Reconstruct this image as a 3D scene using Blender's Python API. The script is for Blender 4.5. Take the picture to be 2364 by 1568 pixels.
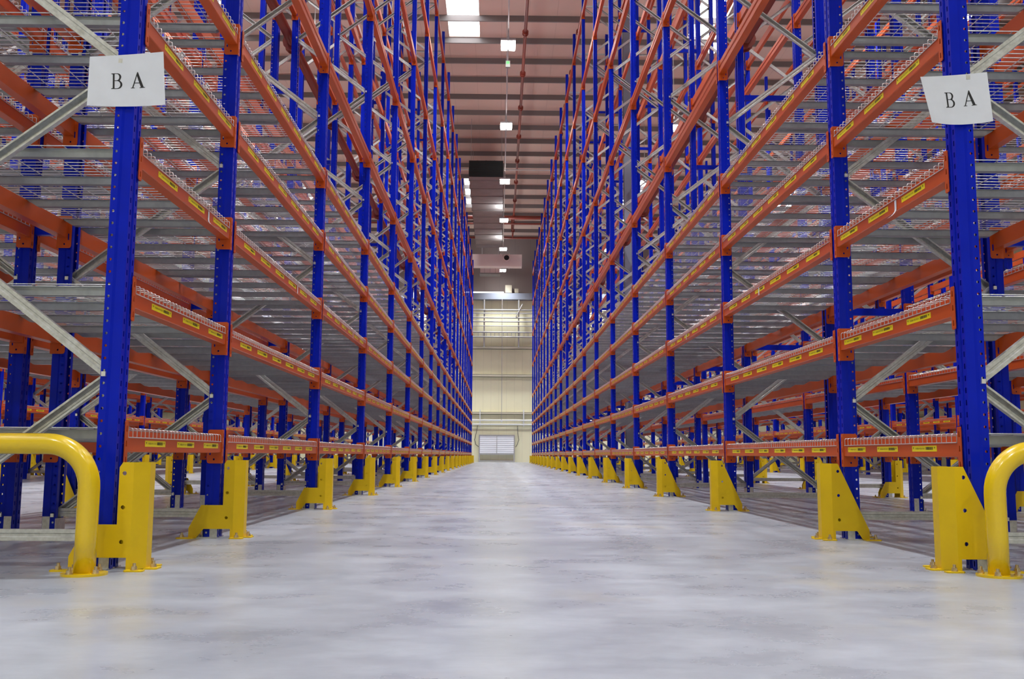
import bpy, math, random
from mathutils import Vector, Matrix, geometry
random.seed(7)
PI = math.pi
scene = bpy.context.scene
COL = scene.collection
for o in list(bpy.data.objects):
    bpy.data.objects.remove(o)

# ---------------------------------------------------------------- camera, world, lights, exposure
cam_d = bpy.data.cameras.new('camera')
cam_d.sensor_width = 36.0
cam_d.lens = 2243.1 / 2364.0 * 36.0
cam_d.clip_start = 0.05
cam_d.clip_end = 300
cam = bpy.data.objects.new('camera', cam_d)
COL.objects.link(cam)
CAM_Z = 0.455
cam.matrix_world = (Matrix.Translation((0, 0, CAM_Z)) @ Matrix.Rotation(-0.0135, 4, 'Z')
                    @ Matrix.Rotation(PI / 2 + 0.1183, 4, 'X') @ Matrix.Rotation(0.0058, 4, 'Z'))
scene.camera = cam

world = bpy.data.worlds.new('world')
scene.world = world
world.use_nodes = True
world.node_tree.nodes['Background'].inputs[0].default_value = (0.75, 0.85, 1.0, 1)
world.node_tree.nodes['Background'].inputs[1].default_value = 0.6

LAMP_POWER = 215.0
CEILING_FILL_SHARE = 0.11
LAMP_GLOW = 30.0
SKYLIGHT_GLOW = 6.0
scene.view_settings.view_transform = 'Standard'
scene.view_settings.look = 'None'
scene.view_settings.exposure = 0.28
scene.view_settings.gamma = 1.0
scene.view_settings.use_curve_mapping = False
scene.cycles.use_denoising = True
scene.cycles.max_bounces = 6
scene.cycles.use_adaptive_sampling = True
scene.cycles.adaptive_threshold = 0.03
scene.cycles.diffuse_bounces = 3
scene.cycles.glossy_bounces = 3
scene.cycles.sample_clamp_indirect = 6.0
scene.cycles.use_light_tree = True

AISLES = [0.20, -5.30, -10.80, 6.17, 12.10]
LAMP_Y = [-5.2, 5.9, 12.75, 19.6, 26.45, 33.3, 40.3, 47.2, 54.0, 60.4]
LAMP_Z = 12.0
lamp_data = bpy.data.lights.new('lamp_light', 'AREA')
lamp_data.shape = 'RECTANGLE'
lamp_data.size = 0.55
lamp_data.size_y = 0.75
lamp_data.energy = LAMP_POWER
lamp_data.color = (0.96, 0.975, 1.0)
lamp_data.spread = math.radians(112)
lamp_end_data = lamp_data.copy(); lamp_end_data.energy = LAMP_POWER * 0.6
ceiling_fill_data = bpy.data.lights.new('ceiling_fill', 'AREA')  # fill light added to brighten the ceiling, aimed upward
ceiling_fill_data.shape = 'RECTANGLE'; ceiling_fill_data.size = 0.5; ceiling_fill_data.size_y = 0.7
ceiling_fill_data.energy = LAMP_POWER * CEILING_FILL_SHARE
ceiling_fill_data.color = (0.96, 0.975, 1.0)

# ---------------------------------------------------------------- materials
def new_mat(name):
    m = bpy.data.materials.new(name)
    m.use_nodes = True
    return m, m.node_tree, m.node_tree.nodes['Principled BSDF']

def pmat(name, col, rough=0.5, metal=0.0, spec=0.5, var=0.0, scale=8.0, bump=0.0, emis=None, coat=0.0, stretch=(1, 1, 1), rvar=0.0):
    m, nt, b = new_mat(name)
    b.inputs['Base Color'].default_value = (*col, 1)
    b.inputs['Roughness'].default_value = rough
    b.inputs['Metallic'].default_value = metal
    b.inputs['Specular IOR Level'].default_value = spec
    b.inputs['Coat Weight'].default_value = coat
    b.inputs['Coat Roughness'].default_value = 0.15
    if emis:
        b.inputs['Emission Color'].default_value = (*emis[0], 1)
        b.inputs['Emission Strength'].default_value = emis[1]
    if var or bump or rvar:
        tc = nt.nodes.new('ShaderNodeTexCoord')
        mp = nt.nodes.new('ShaderNodeMapping')
        mp.inputs['Scale'].default_value = stretch
        nz = nt.nodes.new('ShaderNodeTexNoise')
        nz.inputs['Scale'].default_value = scale
        nz.inputs['Detail'].default_value = 4
        nt.links.new(tc.outputs['Object'], mp.inputs[0])
        nt.links.new(mp.outputs[0], nz.inputs['Vector'])
        if var:
            r = nt.nodes.new('ShaderNodeMapRange')
            r.inputs[1].default_value = 0.3
            r.inputs[2].default_value = 0.7
            r.inputs[3].default_value = 1 - var
            r.inputs[4].default_value = 1 + var
            mx = nt.nodes.new('ShaderNodeVectorMath')
            mx.operation = 'SCALE'
            mx.inputs[0].default_value = col
            nt.links.new(nz.outputs['Fac'], r.inputs[0])
            nt.links.new(r.outputs[0], mx.inputs['Scale'])
            nt.links.new(mx.outputs[0], b.inputs['Base Color'])
        if rvar:
            r2 = nt.nodes.new('ShaderNodeMapRange')
            r2.inputs[1].default_value = 0.3
            r2.inputs[2].default_value = 0.7
            r2.inputs[3].default_value = rough - rvar
            r2.inputs[4].default_value = rough + rvar
            nt.links.new(nz.outputs['Fac'], r2.inputs[0])
            nt.links.new(r2.outputs[0], b.inputs['Roughness'])
        if bump:
            bp = nt.nodes.new('ShaderNodeBump')
            bp.inputs['Strength'].default_value = bump
            bp.inputs['Distance'].default_value = 0.002
            nt.links.new(nz.outputs['Fac'], bp.inputs['Height'])
            nt.links.new(bp.outputs[0], b.inputs['Normal'])
    return m

M_BLUE = pmat('blue_paint', (0.0005, 0.013, 0.46), 0.28, spec=0.15, var=0.08, scale=5)
M_ORANGE = pmat('orange_paint', (0.56, 0.088, 0.012), 0.32, spec=0.35, var=0.10, scale=3, stretch=(1, 0.4, 1), bump=0.15)
M_YELLOW = pmat('yellow_paint', (0.74, 0.50, 0.002), 0.42, spec=0.4, var=0.04, scale=9)
M_YELLOW_GLOSS = pmat('yellow_gloss_paint', (0.78, 0.53, 0.002), 0.24, spec=0.5, coat=0.5)
M_GALV = pmat('galvanised_steel', (0.58, 0.585, 0.57), 0.42, metal=0.75, var=0.16, scale=55, rvar=0.08)
M_CHAN = pmat('galvanised_channel', (0.33, 0.35, 0.37), 0.45, metal=0.6, var=0.08, scale=30)
M_WIRE = pmat('bright_wire', (0.66, 0.67, 0.69), 0.3, metal=0.85)
M_BOLT = pmat('zinc_bolt', (0.62, 0.50, 0.30), 0.35, metal=0.9, var=0.2, scale=60)
M_SILVER = pmat('silver_bolt', (0.75, 0.75, 0.75), 0.3, metal=0.8)
M_DARK = pmat('dark_hole', (0.012, 0.012, 0.012), 0.8)
M_TAG = pmat('yellow_sticker', (0.86, 0.70, 0.002), 0.42, spec=0.4)
M_INK = pmat('black_ink', (0.03, 0.025, 0.01), 0.6)
M_PAPER = pmat('white_paper', (0.74, 0.76, 0.82), 0.7, var=0.03, scale=14)
M_LETTER = pmat('printed_letter', (0.01, 0.01, 0.012), 0.6)
M_PIPE = pmat('red_pipe_paint', (0.22, 0.035, 0.02), 0.35, var=0.08, scale=3)
M_PURLIN = pmat('grey_purlin', (0.19, 0.165, 0.16), 0.55)
M_STEEL = pmat('grey_steel', (0.22, 0.245, 0.30), 0.5)
M_DUCT = pmat('duct_sheet', (0.26, 0.24, 0.23), 0.75, metal=0.0, spec=0.2, var=0.10, scale=2)
M_DUCT_W = pmat('pale_duct', (0.85, 0.74, 0.70), 0.6)
M_LAMP = pmat('lamp_diffuser', (1, 1, 1), 0.5, emis=((1.0, 0.97, 0.92), LAMP_GLOW))
M_SKY = pmat('skylight_sheet', (0.9, 0.95, 1), 0.5, emis=((0.92, 0.97, 1.0), SKYLIGHT_GLOW))
M_STRIP = pmat('strip_diffuser', (1, 1, 1), 0.5, emis=((1.0, 0.98, 0.93), 2.2))
M_BEIGE = pmat('beige_cabinet', (0.34, 0.31, 0.24), 0.5)
M_HOUSING = pmat('lamp_housing', (0.5, 0.5, 0.5), 0.5)
M_WHITE = pmat('white_plastic', (0.8, 0.82, 0.8), 0.5)
M_GREEN = pmat('green_indicator', (0.1, 0.5, 0.15), 0.5, emis=((0.15, 0.7, 0.2), 0.35))
M_GREYBOX = pmat('pale_grey_plastic', (0.35, 0.38, 0.36), 0.5)
M_SHUT = pmat('shutter_slat_metal', (0.86, 0.88, 0.92), 0.4, metal=0.0)
M_CABLE = pmat('dark_cable', (0.10, 0.10, 0.08), 0.6)
M_CONDUIT = pmat('grey_conduit', (0.42, 0.42, 0.42), 0.45, metal=0.3)

def floor_mat():
    m, nt, b = new_mat('polished_concrete')
    N = nt.nodes.new
    L = nt.links.new
    tc = N('ShaderNodeTexCoord')
    def noise(sc, stretch, det=6, rough=0.55):
        mp = N('ShaderNodeMapping'); mp.inputs['Scale'].default_value = stretch
        n = N('ShaderNodeTexNoise'); n.inputs['Scale'].default_value = sc
        n.inputs['Detail'].default_value = det; n.inputs['Roughness'].default_value = rough
        L(tc.outputs['Object'], mp.inputs[0]); L(mp.outputs[0], n.inputs['Vector'])
        return n
    big = noise(0.45, (1, 1, 1), 5)
    med = noise(2.2, (1.0, 1.3, 1), 8, 0.62)
    fine = noise(16, (1, 1.8, 1), 6, 0.7)
    warm = noise(1.1, (1, 0.8, 1), 5, 0.6)
    r1 = N('ShaderNodeValToRGB')
    r1.color_ramp.elements[0].position = 0.30; r1.color_ramp.elements[0].color = (0.31, 0.338, 0.38, 1)
    r1.color_ramp.elements[1].position = 0.72; r1.color_ramp.elements[1].color = (0.455, 0.48, 0.53, 1)
    L(big.outputs['Fac'], r1.inputs[0])
    mx = N('ShaderNodeMix'); mx.data_type = 'RGBA'; mx.blend_type = 'MULTIPLY'
    mx.inputs[0].default_value = 1.0
    r2 = N('ShaderNodeValToRGB')
    r2.color_ramp.elements[0].position = 0.30; r2.color_ramp.elements[0].color = (0.80, 0.80, 0.815, 1)
    r2.color_ramp.elements[1].position = 0.62; r2.color_ramp.elements[1].color = (1.06, 1.06, 1.06, 1)
    L(med.outputs['Fac'], r2.inputs[0])
    L(r1.outputs[0], mx.inputs[6]); L(r2.outputs[0], mx.inputs[7])
    r3 = N('ShaderNodeValToRGB')
    r3.color_ramp.elements[0].position = 0.56; r3.color_ramp.elements[0].color = (0, 0, 0, 1)
    r3.color_ramp.elements[1].position = 0.72; r3.color_ramp.elements[1].color = (0.55, 0.55, 0.55, 1)
    L(warm.outputs['Fac'], r3.inputs[0])
    mw = N('ShaderNodeMix'); mw.data_type = 'RGBA'
    mw.inputs[7].default_value = (0.47, 0.435, 0.34, 1)
    L(r3.outputs[0], mw.inputs[0]); L(mx.outputs[2], mw.inputs[6])
    mf = N('ShaderNodeMix'); mf.data_type = 'RGBA'; mf.blend_type = 'MULTIPLY'; mf.inputs[0].default_value = 1.0
    r4 = N('ShaderNodeValToRGB')
    r4.color_ramp.elements[0].position = 0.25; r4.color_ramp.elements[0].color = (0.90, 0.90, 0.90, 1)
    r4.color_ramp.elements[1].position = 0.75; r4.color_ramp.elements[1].color = (1.06, 1.06, 1.06, 1)
    L(fine.outputs['Fac'], r4.inputs[0]); L(mw.outputs[2], mf.inputs[6]); L(r4.outputs[0], mf.inputs[7])
    smr = noise(2.6, (0.8, 1.0, 1), 9, 0.7); smr.inputs['Distortion'].default_value = 1.2
    r5 = N('ShaderNodeValToRGB')
    r5.color_ramp.elements[0].position = 0.57; r5.color_ramp.elements[0].color = (1, 1, 1, 1)
    r5.color_ramp.elements[1].position = 0.75; r5.color_ramp.elements[1].color = (0.80, 0.82, 0.85, 1)
    L(smr.outputs['Fac'], r5.inputs[0])
    ms = N('ShaderNodeMix'); ms.data_type = 'RGBA'; ms.blend_type = 'MULTIPLY'; ms.inputs[0].default_value = 1.0
    L(mf.outputs[2], ms.inputs[6]); L(r5.outputs[0], ms.inputs[7])
    L(ms.outputs[2], b.inputs['Base Color'])
    rr = N('ShaderNodeMapRange'); rr.inputs[1].default_value = 0.3; rr.inputs[2].default_value = 0.7
    rr.inputs[3].default_value = 0.24; rr.inputs[4].default_value = 0.36
    L(med.outputs['Fac'], rr.inputs[0]); L(rr.outputs[0], b.inputs['Roughness'])
    b.inputs['Specular IOR Level'].default_value = 0.45
    bp = N('ShaderNodeBump'); bp.inputs['Strength'].default_value = 0.15; bp.inputs['Distance'].default_value = 0.002
    L(med.outputs['Fac'], bp.inputs['Height']); L(bp.outputs[0], b.inputs['Normal'])
    return m
M_FLOOR = floor_mat()

def ribbed_mat(name, col, axis, pitch, rough=0.55, depth=0.012, var=0.05, duty=0.08):
    """sheet cladding: fine grooves every `pitch` metres along an axis"""
    m, nt, b = new_mat(name)
    N = nt.nodes.new; L = nt.links.new
    b.inputs['Roughness'].default_value = rough
    tc = N('ShaderNodeTexCoord'); sp = N('ShaderNodeSeparateXYZ')
    L(tc.outputs['Object'], sp.inputs[0])
    dv = N('ShaderNodeMath'); dv.operation = 'DIVIDE'; dv.inputs[1].default_value = pitch
    L(sp.outputs[axis], dv.inputs[0])
    fr = N('ShaderNodeMath'); fr.operation = 'FRACT'; L(dv.outputs[0], fr.inputs[0])
    gt = N('ShaderNodeMath'); gt.operation = 'LESS_THAN'; gt.inputs[1].default_value = duty
    L(fr.outputs[0], gt.inputs[0])
    nz = N('ShaderNodeTexNoise'); nz.inputs['Scale'].default_value = 0.6; nz.inputs['Detail'].default_value = 3
    L(tc.outputs['Object'], nz.inputs['Vector'])
    r = N('ShaderNodeMapRange'); r.inputs[1].default_value = .3; r.inputs[2].default_value = .7
    r.inputs[3].default_value = 1 - var; r.inputs[4].default_value = 1 + var
    L(nz.outputs['Fac'], r.inputs[0])
    g2 = N('ShaderNodeMath'); g2.operation = 'MULTIPLY'; g2.inputs[1].default_value = -0.10
    L(gt.outputs[0], g2.inputs[0])
    ad = N('ShaderNodeMath'); ad.operation = 'ADD'; L(g2.outputs[0], ad.inputs[0]); L(r.outputs[0], ad.inputs[1])
    sc = N('ShaderNodeVectorMath'); sc.operation = 'SCALE'; sc.inputs[0].default_value = col
    L(ad.outputs[0], sc.inputs['Scale']); L(sc.outputs[0], b.inputs['Base Color'])
    inv = N('ShaderNodeMath'); inv.operation = 'SUBTRACT'; inv.inputs[0].default_value = 1.0
    L(gt.outputs[0], inv.inputs[1])
    bp = N('ShaderNodeBump'); bp.inputs['Strength'].default_value = 0.5; bp.inputs['Distance'].default_value = depth
    L(inv.outputs[0], bp.inputs['Height']); L(bp.outputs[0], b.inputs['Normal'])
    return m
M_ROOF = ribbed_mat('roof_sheet', (0.56, 0.41, 0.345), 0, 1.0, duty=0.03)
M_WALL = ribbed_mat('cream_cladding', (0.93, 0.90, 0.62), 0, 0.5, duty=0.05)
M_WALL_Y = ribbed_mat('cream_side_cladding', (0.74, 0.68, 0.46), 1, 0.5, duty=0.05)
M_WALL_UP = ribbed_mat('brown_upper_cladding', (0.20, 0.165, 0.155), 0, 1.0, duty=0.03)

# ---------------------------------------------------------------- mesh builder
class MB:
    def __init__(s):
        s.v = []; s.f = []; s.mi = []; s.mats = []
    def m(s, mat):
        if mat not in s.mats:
            s.mats.append(mat)
        return s.mats.index(mat)
    def add(s, vs, fs, mat, xf=None):
        n = len(s.v); k = s.m(mat)
        if xf is not None:
            vs = [tuple(xf @ Vector(p)) for p in vs]
        s.v += [tuple(p) for p in vs]
        for f in fs:
            s.f.append(tuple(i + n for i in f)); s.mi.append(k)
        return s
    def box(s, x0, x1, y0, y1, z0, z1, mat, xf=None):
        vs = [(x, y, z) for z in (z0, z1) for y in (y0, y1) for x in (x0, x1)]
        fs = [(0, 2, 3, 1), (4, 5, 7, 6), (0, 1, 5, 4), (2, 6, 7, 3), (0, 4, 6, 2), (1, 3, 7, 5)]
        return s.add(vs, fs, mat, xf)
    def prism(s, poly, y0, y1, mat, axis='y', xf=None):
        """closed polygon extruded along an axis; poly in the two other coordinates"""
        n = len(poly)
        def P(a, b, c):
            return (a, c, b) if axis == 'y' else (a, b, c) if axis == 'z' else (c, a, b)
        vs = [P(a, b, y0) for a, b in poly] + [P(a, b, y1) for a, b in poly]
        fs = [(i, (i + 1) % n, (i + 1) % n + n, i + n) for i in range(n)]
        fs += [tuple(range(n - 1, -1, -1)), tuple(range(n, 2 * n))]
        return s.add(vs, fs, mat, xf)
    def strip(s, line, y0, y1, mat, axis='z', xf=None):
        """open polyline extruded: a sheet"""
        n = len(line)
        def P(a, b, c):
            return (a, c, b) if axis == 'y' else (a, b, c) if axis == 'z' else (c, a, b)
        vs = [P(a, b, y0) for a, b in line] + [P(a, b, y1) for a, b in line]
        return s.add(vs, [(i, i + 1, i + 1 + n, i + n) for i in range(n - 1)], mat, xf)
    def tube(s, pts, r, mat, sides=6, cap=True, xf=None):
        pts = [Vector(p) for p in pts]
        vs = []; n = len(pts)
        t0 = (pts[1] - pts[0]).normalized()
        up = Vector((0, 0, 1)) if abs(t0.z) < 0.9 else Vector((1, 0, 0))
        side = t0.cross(up).normalized()
        for i, p in enumerate(pts):
            t = (pts[min(i + 1, n - 1)] - pts[max(i - 1, 0)]).normalized()
            side = (side - t * side.dot(t)).normalized()
            b = t.cross(side)
            k = 1.0
            if 0 < i < n - 1:
                c = (pts[i] - pts[i - 1]).normalized().dot((pts[i + 1] - pts[i]).normalized())
                k = 1 / max(0.6, math.sqrt((1 + c) / 2))
            for j in range(sides):
                a = 2 * PI * j / sides
                vs.append(p + side * math.cos(a) * r * k + b * math.sin(a) * r * k)
        fs = []
        for i in range(n - 1):
            for j in range(sides):
                a = i * sides + j; c = i * sides + (j + 1) % sides
                fs.append((a, c, c + sides, a + sides))
        if cap:
            fs.append(tuple(range(sides - 1, -1, -1)))
            fs.append(tuple((n - 1) * sides + j for j in range(sides)))
        return s.add(vs, fs, mat, xf)
    def cyl(s, c, r, z0, z1, mat, sides=12, r2=None, xf=None):
        r2 = r if r2 is None else r2
        vs = [(c[0] + r * math.cos(2 * PI * j / sides), c[1] + r * math.sin(2 * PI * j / sides), z0) for j in range(sides)]
        vs += [(c[0] + r2 * math.cos(2 * PI * j / sides), c[1] + r2 * math.sin(2 * PI * j / sides), z1) for j in range(sides)]
        fs = [(j, (j + 1) % sides, (j + 1) % sides + sides, j + sides) for j in range(sides)]
        fs += [tuple(range(sides - 1, -1, -1)), tuple(range(sides, 2 * sides))]
        return s.add(vs, fs, mat, xf)
    def plate(s, outline, holes, c0, c1, mat, axis='y', xf=None):
        """flat plate with real holes; outline and holes in 2D, thickness c0..c1 on axis"""
        loops = [outline] + holes
        flat = [p for l in loops for p in l]
        tri = geometry.tessellate_polygon([[Vector((a, b, 0)) for a, b in l] for l in loops])
        def P(a, b, c):
            return (a, c, b) if axis == 'y' else (a, b, c) if axis == 'z' else (c, a, b)
        n = len(flat)
        vs = [P(a, b, c0) for a, b in flat] + [P(a, b, c1) for a, b in flat]
        fs = [tuple(t) for t in tri] + [tuple(i + n for i in reversed(t)) for t in tri]
        k = 0
        for l in loops:
            q = len(l)
            fs += [(k + i, k + (i + 1) % q, k + (i + 1) % q + n, k + i + n) for i in range(q)]
            k += q
        return s.add(vs, fs, mat, xf)
    def mesh(s, name, smooth=False):
        me = bpy.data.meshes.new(name)
        me.from_pydata(s.v, [], s.f)
        for m in s.mats:
            me.materials.append(m)
        me.polygons.foreach_set('material_index', s.mi)
        if smooth:
            me.polygons.foreach_set('use_smooth', [True] * len(s.f))
        me.update()
        return me

def circ(cx, cy, r, n=10):
    return [(cx + r * math.cos(2 * PI * i / n), cy + r * math.sin(2 * PI * i / n)) for i in range(n)]

def link(name, data, parent=None, loc=(0, 0, 0), rot=(0, 0, 0)):
    o = bpy.data.objects.new(name, data)
    COL.objects.link(o)
    o.location = loc
    o.rotation_euler = rot
    if parent is not None:
        o.parent = parent
    return o

def tag(o, label=None, cat=None, group=None, kind=None):
    if label: o['label'] = label
    if cat: o['category'] = cat
    if group: o['group'] = group
    if kind: o['kind'] = kind
    return o

def struct(name, mb, parent=None, loc=(0, 0, 0)):
    o = link(name, mb.mesh(name), parent, loc)
    if parent is None:
        o['kind'] = 'structure'
    return o

ORD = ['zeroth', 'first', 'second', 'third', 'fourth', 'fifth', 'sixth', 'seventh', 'eighth', 'ninth', 'tenth', 'eleventh', 'twelfth',
       'thirteenth', 'fourteenth', 'fifteenth', 'sixteenth', 'seventeenth', 'eighteenth', 'nineteenth', 'twentieth']

# ---------------------------------------------------------------- building shell
XL, XR, Y0, YW = -24.0, 27.5, -11.0, 62.0
def roof_z(y):
    return 18.06 - 0.055 * y
fl = MB(); fl.add([(XL, Y0, 0), (XR, Y0, 0), (XR, YW, 0), (XL, YW, 0)], [(0, 1, 2, 3)], M_FLOOR)
fl.box(XL, XR, Y0, YW, -0.2, -0.001, M_FLOOR)
struct('floor', fl)

SKY_X = [-10.4, -1.38, 7.6, 16.6, -19.4]
SKY_Y = [(-6, 3), (8.2, 17.5), (25.0, 35.1), (50.9, 56.2)]
SKY_W = 0.575
ce = MB()
# roof sheet split around the skylight openings
xs = sorted([XL, XR] + [x - SKY_W for x in SKY_X] + [x + SKY_W for x in SKY_X])
for i in range(len(xs) - 1):
    xm = (xs[i] + xs[i + 1]) / 2
    insky = any(abs(xm - x) < SKY_W for x in SKY_X)
    segs = [(Y0, YW)]
    if insky:
        segs = []; p = Y0
        for a, b in SKY_Y:
            segs.append((p, a)); p = b
        segs.append((p, YW))
    for a, b in segs:
        ce.add([(xs[i], a, roof_z(a)), (xs[i + 1], a, roof_z(a)), (xs[i + 1], b, roof_z(b)), (xs[i], b, roof_z(b)),
                (xs[i], a, roof_z(a) + .15), (xs[i + 1], a, roof_z(a) + .15), (xs[i + 1], b, roof_z(b) + .15), (xs[i], b, roof_z(b) + .15)],
               [(0, 3, 2, 1), (4, 5, 6, 7), (0, 1, 5, 4), (1, 2, 6, 5), (2, 3, 7, 6), (3, 0, 4, 7)], M_ROOF)
ceiling = struct('ceiling', ce)
pm = MB()
pm.strip([(0.05, 0.0), (0, 0), (0, -0.22), (0.07, -0.22), (0.07, -0.19)], XL + .1, XR - .1, M_PURLIN, axis='x')
pm.strip([(0.054, -0.004), (0.004, -0.004), (0.004, -0.216), (0.066, -0.216)], XL + .1, XR - .1, M_PURLIN, axis='x')
pmesh = pm.mesh('purlin')
k = 0
y = 35.15 - 1.69 * 27
while y < YW - 0.3:
    if y > Y0 + .3:
        link('purlin', pmesh, ceiling, (0, y, roof_z(y)))
    y += 1.69
n = 0
for x in SKY_X:
    for a, b in SKY_Y:
        n += 1
        sk = MB()
        sk.add([(x - SKY_W, a, roof_z(a) + .10), (x + SKY_W, a, roof_z(a) + .10), (x + SKY_W, b, roof_z(b) + .10), (x - SKY_W, b, roof_z(b) + .10)], [(0, 3, 2, 1)], M_SKY)
        struct('window_%d' % n, sk)

def wall(name, mb): return struct(name, mb)
wb = MB(); wb.box(XL, XR, YW, YW + .2, 0, 10.75, M_WALL); wback = wall('wall_back', wb)
wu = MB(); wu.box(XL, XR, YW + .02, YW + .2, 10.75, roof_z(YW) + .1, M_WALL_UP); link('upper_cladding', wu.mesh('upper_cladding'), wback)
w = MB(); w.box(XL - .2, XL, Y0, YW, 0, 18.8, M_WALL_Y); wall('wall_left', w)
w = MB(); w.box(XR, XR + .2, Y0, YW, 0, 18.8, M_WALL_Y); wall('wall_right', w)
w = MB(); w.box(XL, XR, Y0 - .2, Y0, 0, 18.8, M_WALL); wall('wall_front', w)

# girts and rails on the far wall
def girt(z, h, d, mat, name='girt'):
    g = MB()
    g.box(XL + .2, XR - .2, YW - d, YW, z, z + .03, mat)
    g.box(XL + .2, XR - .2, YW - d, YW - d + .03, z, z + h, mat)
    g.box(XL + .2, XR - .2, YW - d, YW, z + h - .02, z + h, mat)
    link(name, g.mesh(name), wback)
M_GIRT = pmat('cream_girt', (0.66, 0.62, 0.47), 0.5)
girt(7.16, .20, .22, M_GIRT); girt(5.38, .18, .22, M_GIRT); girt(3.0, .16, .22, M_GIRT)
g = MB(); g.box(XL + .2, XR - .2, YW - .55, YW, 10.35, 10.75, M_STEEL); link('ledge_beam', g.mesh('ledge_beam'), wback)
# pipe and cable rack on the far wall
tr = link('wall_pipe_rack', None, None, (0.2, YW - 0.5, 7.3))
tag(tr, 'grey pipe and ladder rack fixed high across the cream far wall', 'pipe rack')
for dx in (-1.15, 1.05, 5.5, -5.6):
    q = MB(); q.box(dx - .04, dx + .04, -.05, .05, -0.05, 3.02, M_CONDUIT); q.box(dx - .03, dx + .03, -.02, .5, 0.0, .05, M_CONDUIT); q.box(dx - .03, dx + .03, -.02, .5, 2.9, 2.96, M_CONDUIT)
    link('upright', q.mesh('upright'), tr)
for z, r in ((2.35, .045), (2.13, .035), (1.85, .05), (1.6, .045), (1.32, .03), (0.92, .05), (0.62, .045)):
    q = MB(); q.tube([(-8, -.08, z), (8, -.08, z)], r, M_CONDUIT, 8); link('rail', q.mesh('rail'), tr)
q = MB()
for i in range(60):
    q.box(-7.9 + i * .265, -7.87 + i * .265, -.1, -.04, .62, .92, M_CONDUIT)
link('lattice', q.mesh('lattice'), tr)
q = MB(); q.tube([(.87, -.14, 1.9), (1.3, -.14, 2.75)], .035, M_CONDUIT, 6); link('stay', q.mesh('stay'), tr)
tr2 = link('wall_rail_pair', None, None, (0.1, YW - 0.28, 2.35))
tag(tr2, 'pale twin handrail pipes low on the cream wall above the shutter', 'rail')
for z in (0.02, 0.28):
    q = MB(); q.tube([(-7, 0, z), (7, 0, z)], .045, M_WHITE, 8); link('rail', q.mesh('rail'), tr2)
for dx in (-1.27, 1.5, -5, 5):
    q = MB(); q.box(dx - .035, dx + .035, -.03, .28, -.1, .95, M_WHITE); link('upright', q.mesh('upright'), tr2)
for nm, pts, lab in (('hanging_cable', [(-1.32, YW - .08, 2.3), (-1.38, YW - .1, 1.9), (-1.5, YW - .1, 1.4), (-1.42, YW - .1, 1.1), (-1.22, YW - .1, .95)], 'dark looped cable running down the wall beside the shutter, nearer the level paper sheet'),
                     ('hanging_cable', [(1.22, YW - .08, 2.3), (1.24, YW - .1, 1.8), (1.3, YW - .1, 1.4), (1.2, YW - .1, 1.1), (1.1, YW - .1, .95)], 'dark looped cable running down the wall beside the shutter, nearer the tilted paper sheet')):
    q = MB(); q.tube(pts, .02, M_CABLE, 6); tag(link(nm, q.mesh(nm, True)), lab, 'cable')
q = MB(); q.tube([(.19, YW - .75, 10.3), (.2, YW - .75, 2.6)], .015, M_CONDUIT, 6); q.box(.15, .25, YW - .79, YW - .71, 2.5, 2.62, M_WHITE); q.box(.185, .205, YW - .76, YW - .56, 10.30, 10.34, M_CONDUIT)
tag(link('drop_conduit', q.mesh('drop_conduit')), 'thin grey conduit dropping down the middle of the far wall', 'conduit')

# slatted dock shutter with legs at the aisle end
sh = link('roller_shutter', None, None, (-.09, YW - .22, 0))
tag(sh, 'silver slatted two-leaf shutter on legs against the far cream wall', 'shutter')
for s_ in (-1, 1):
    q = MB(); q.box(s_ * 1.10 - .04, s_ * 1.10 + .04, -.03, .08, 0, 1.68, M_GALV); link('leg', q.mesh('leg'), sh)
q = MB(); q.box(-1.14, 1.14, -.06, .1, 1.64, 1.72, M_GALV); link('head_rail', q.mesh('head_rail'), sh)
q = MB(); q.box(-1.10, 1.10, -.04, .06, .46, .53, M_GALV); link('bottom_rail', q.mesh('bottom_rail'), sh)
q = MB(); q.box(-1.10, 1.10, -.02, .04, 0.02, .10, M_GALV); link('floor_rail', q.mesh('floor_rail'), sh)
q = MB(); q.box(-.02, .02, -.06, .0, .5, 1.66, M_GALV); link('mullion', q.mesh('mullion'), sh)
sl = MB(); sl.prism([(-.03, 0), (-.045, .06), (-.03, .118), (.0, .118), (.0, 0)], -.525, .525, M_SHUT, axis='x')
# prism on axis x uses (y,z) pairs
slm = sl.mesh('slat')
for s_ in (-1, 1):
    for i in range(9):
        link('slat', slm, sh, (s_ * .545, -.0, .54 + i * .122))

# steel column in the flue behind the tilted-sheet rack, and one further on
def column(x, y, label):
    c = MB()
    c.box(x - .1, x + .1, y - .1, y - .085, 0, roof_z(y) - .22, M_STEEL)
    c.box(x - .1, x + .1, y + .085, y + .1, 0, roof_z(y) - .22, M_STEEL)
    c.box(x - .006, x + .006, y - .085, y + .085, 0, roof_z(y) - .22, M_STEEL)
    c.box(x - .16, x + .16, y - .16, y + .16, 0, .02, M_STEEL)
    o = link('steel_column', c.mesh('steel_column'))
    tag(o, label, 'column')
column(3.19, 23.6, 'grey steel building column standing in the gap behind the tilted-sheet rack')

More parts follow.
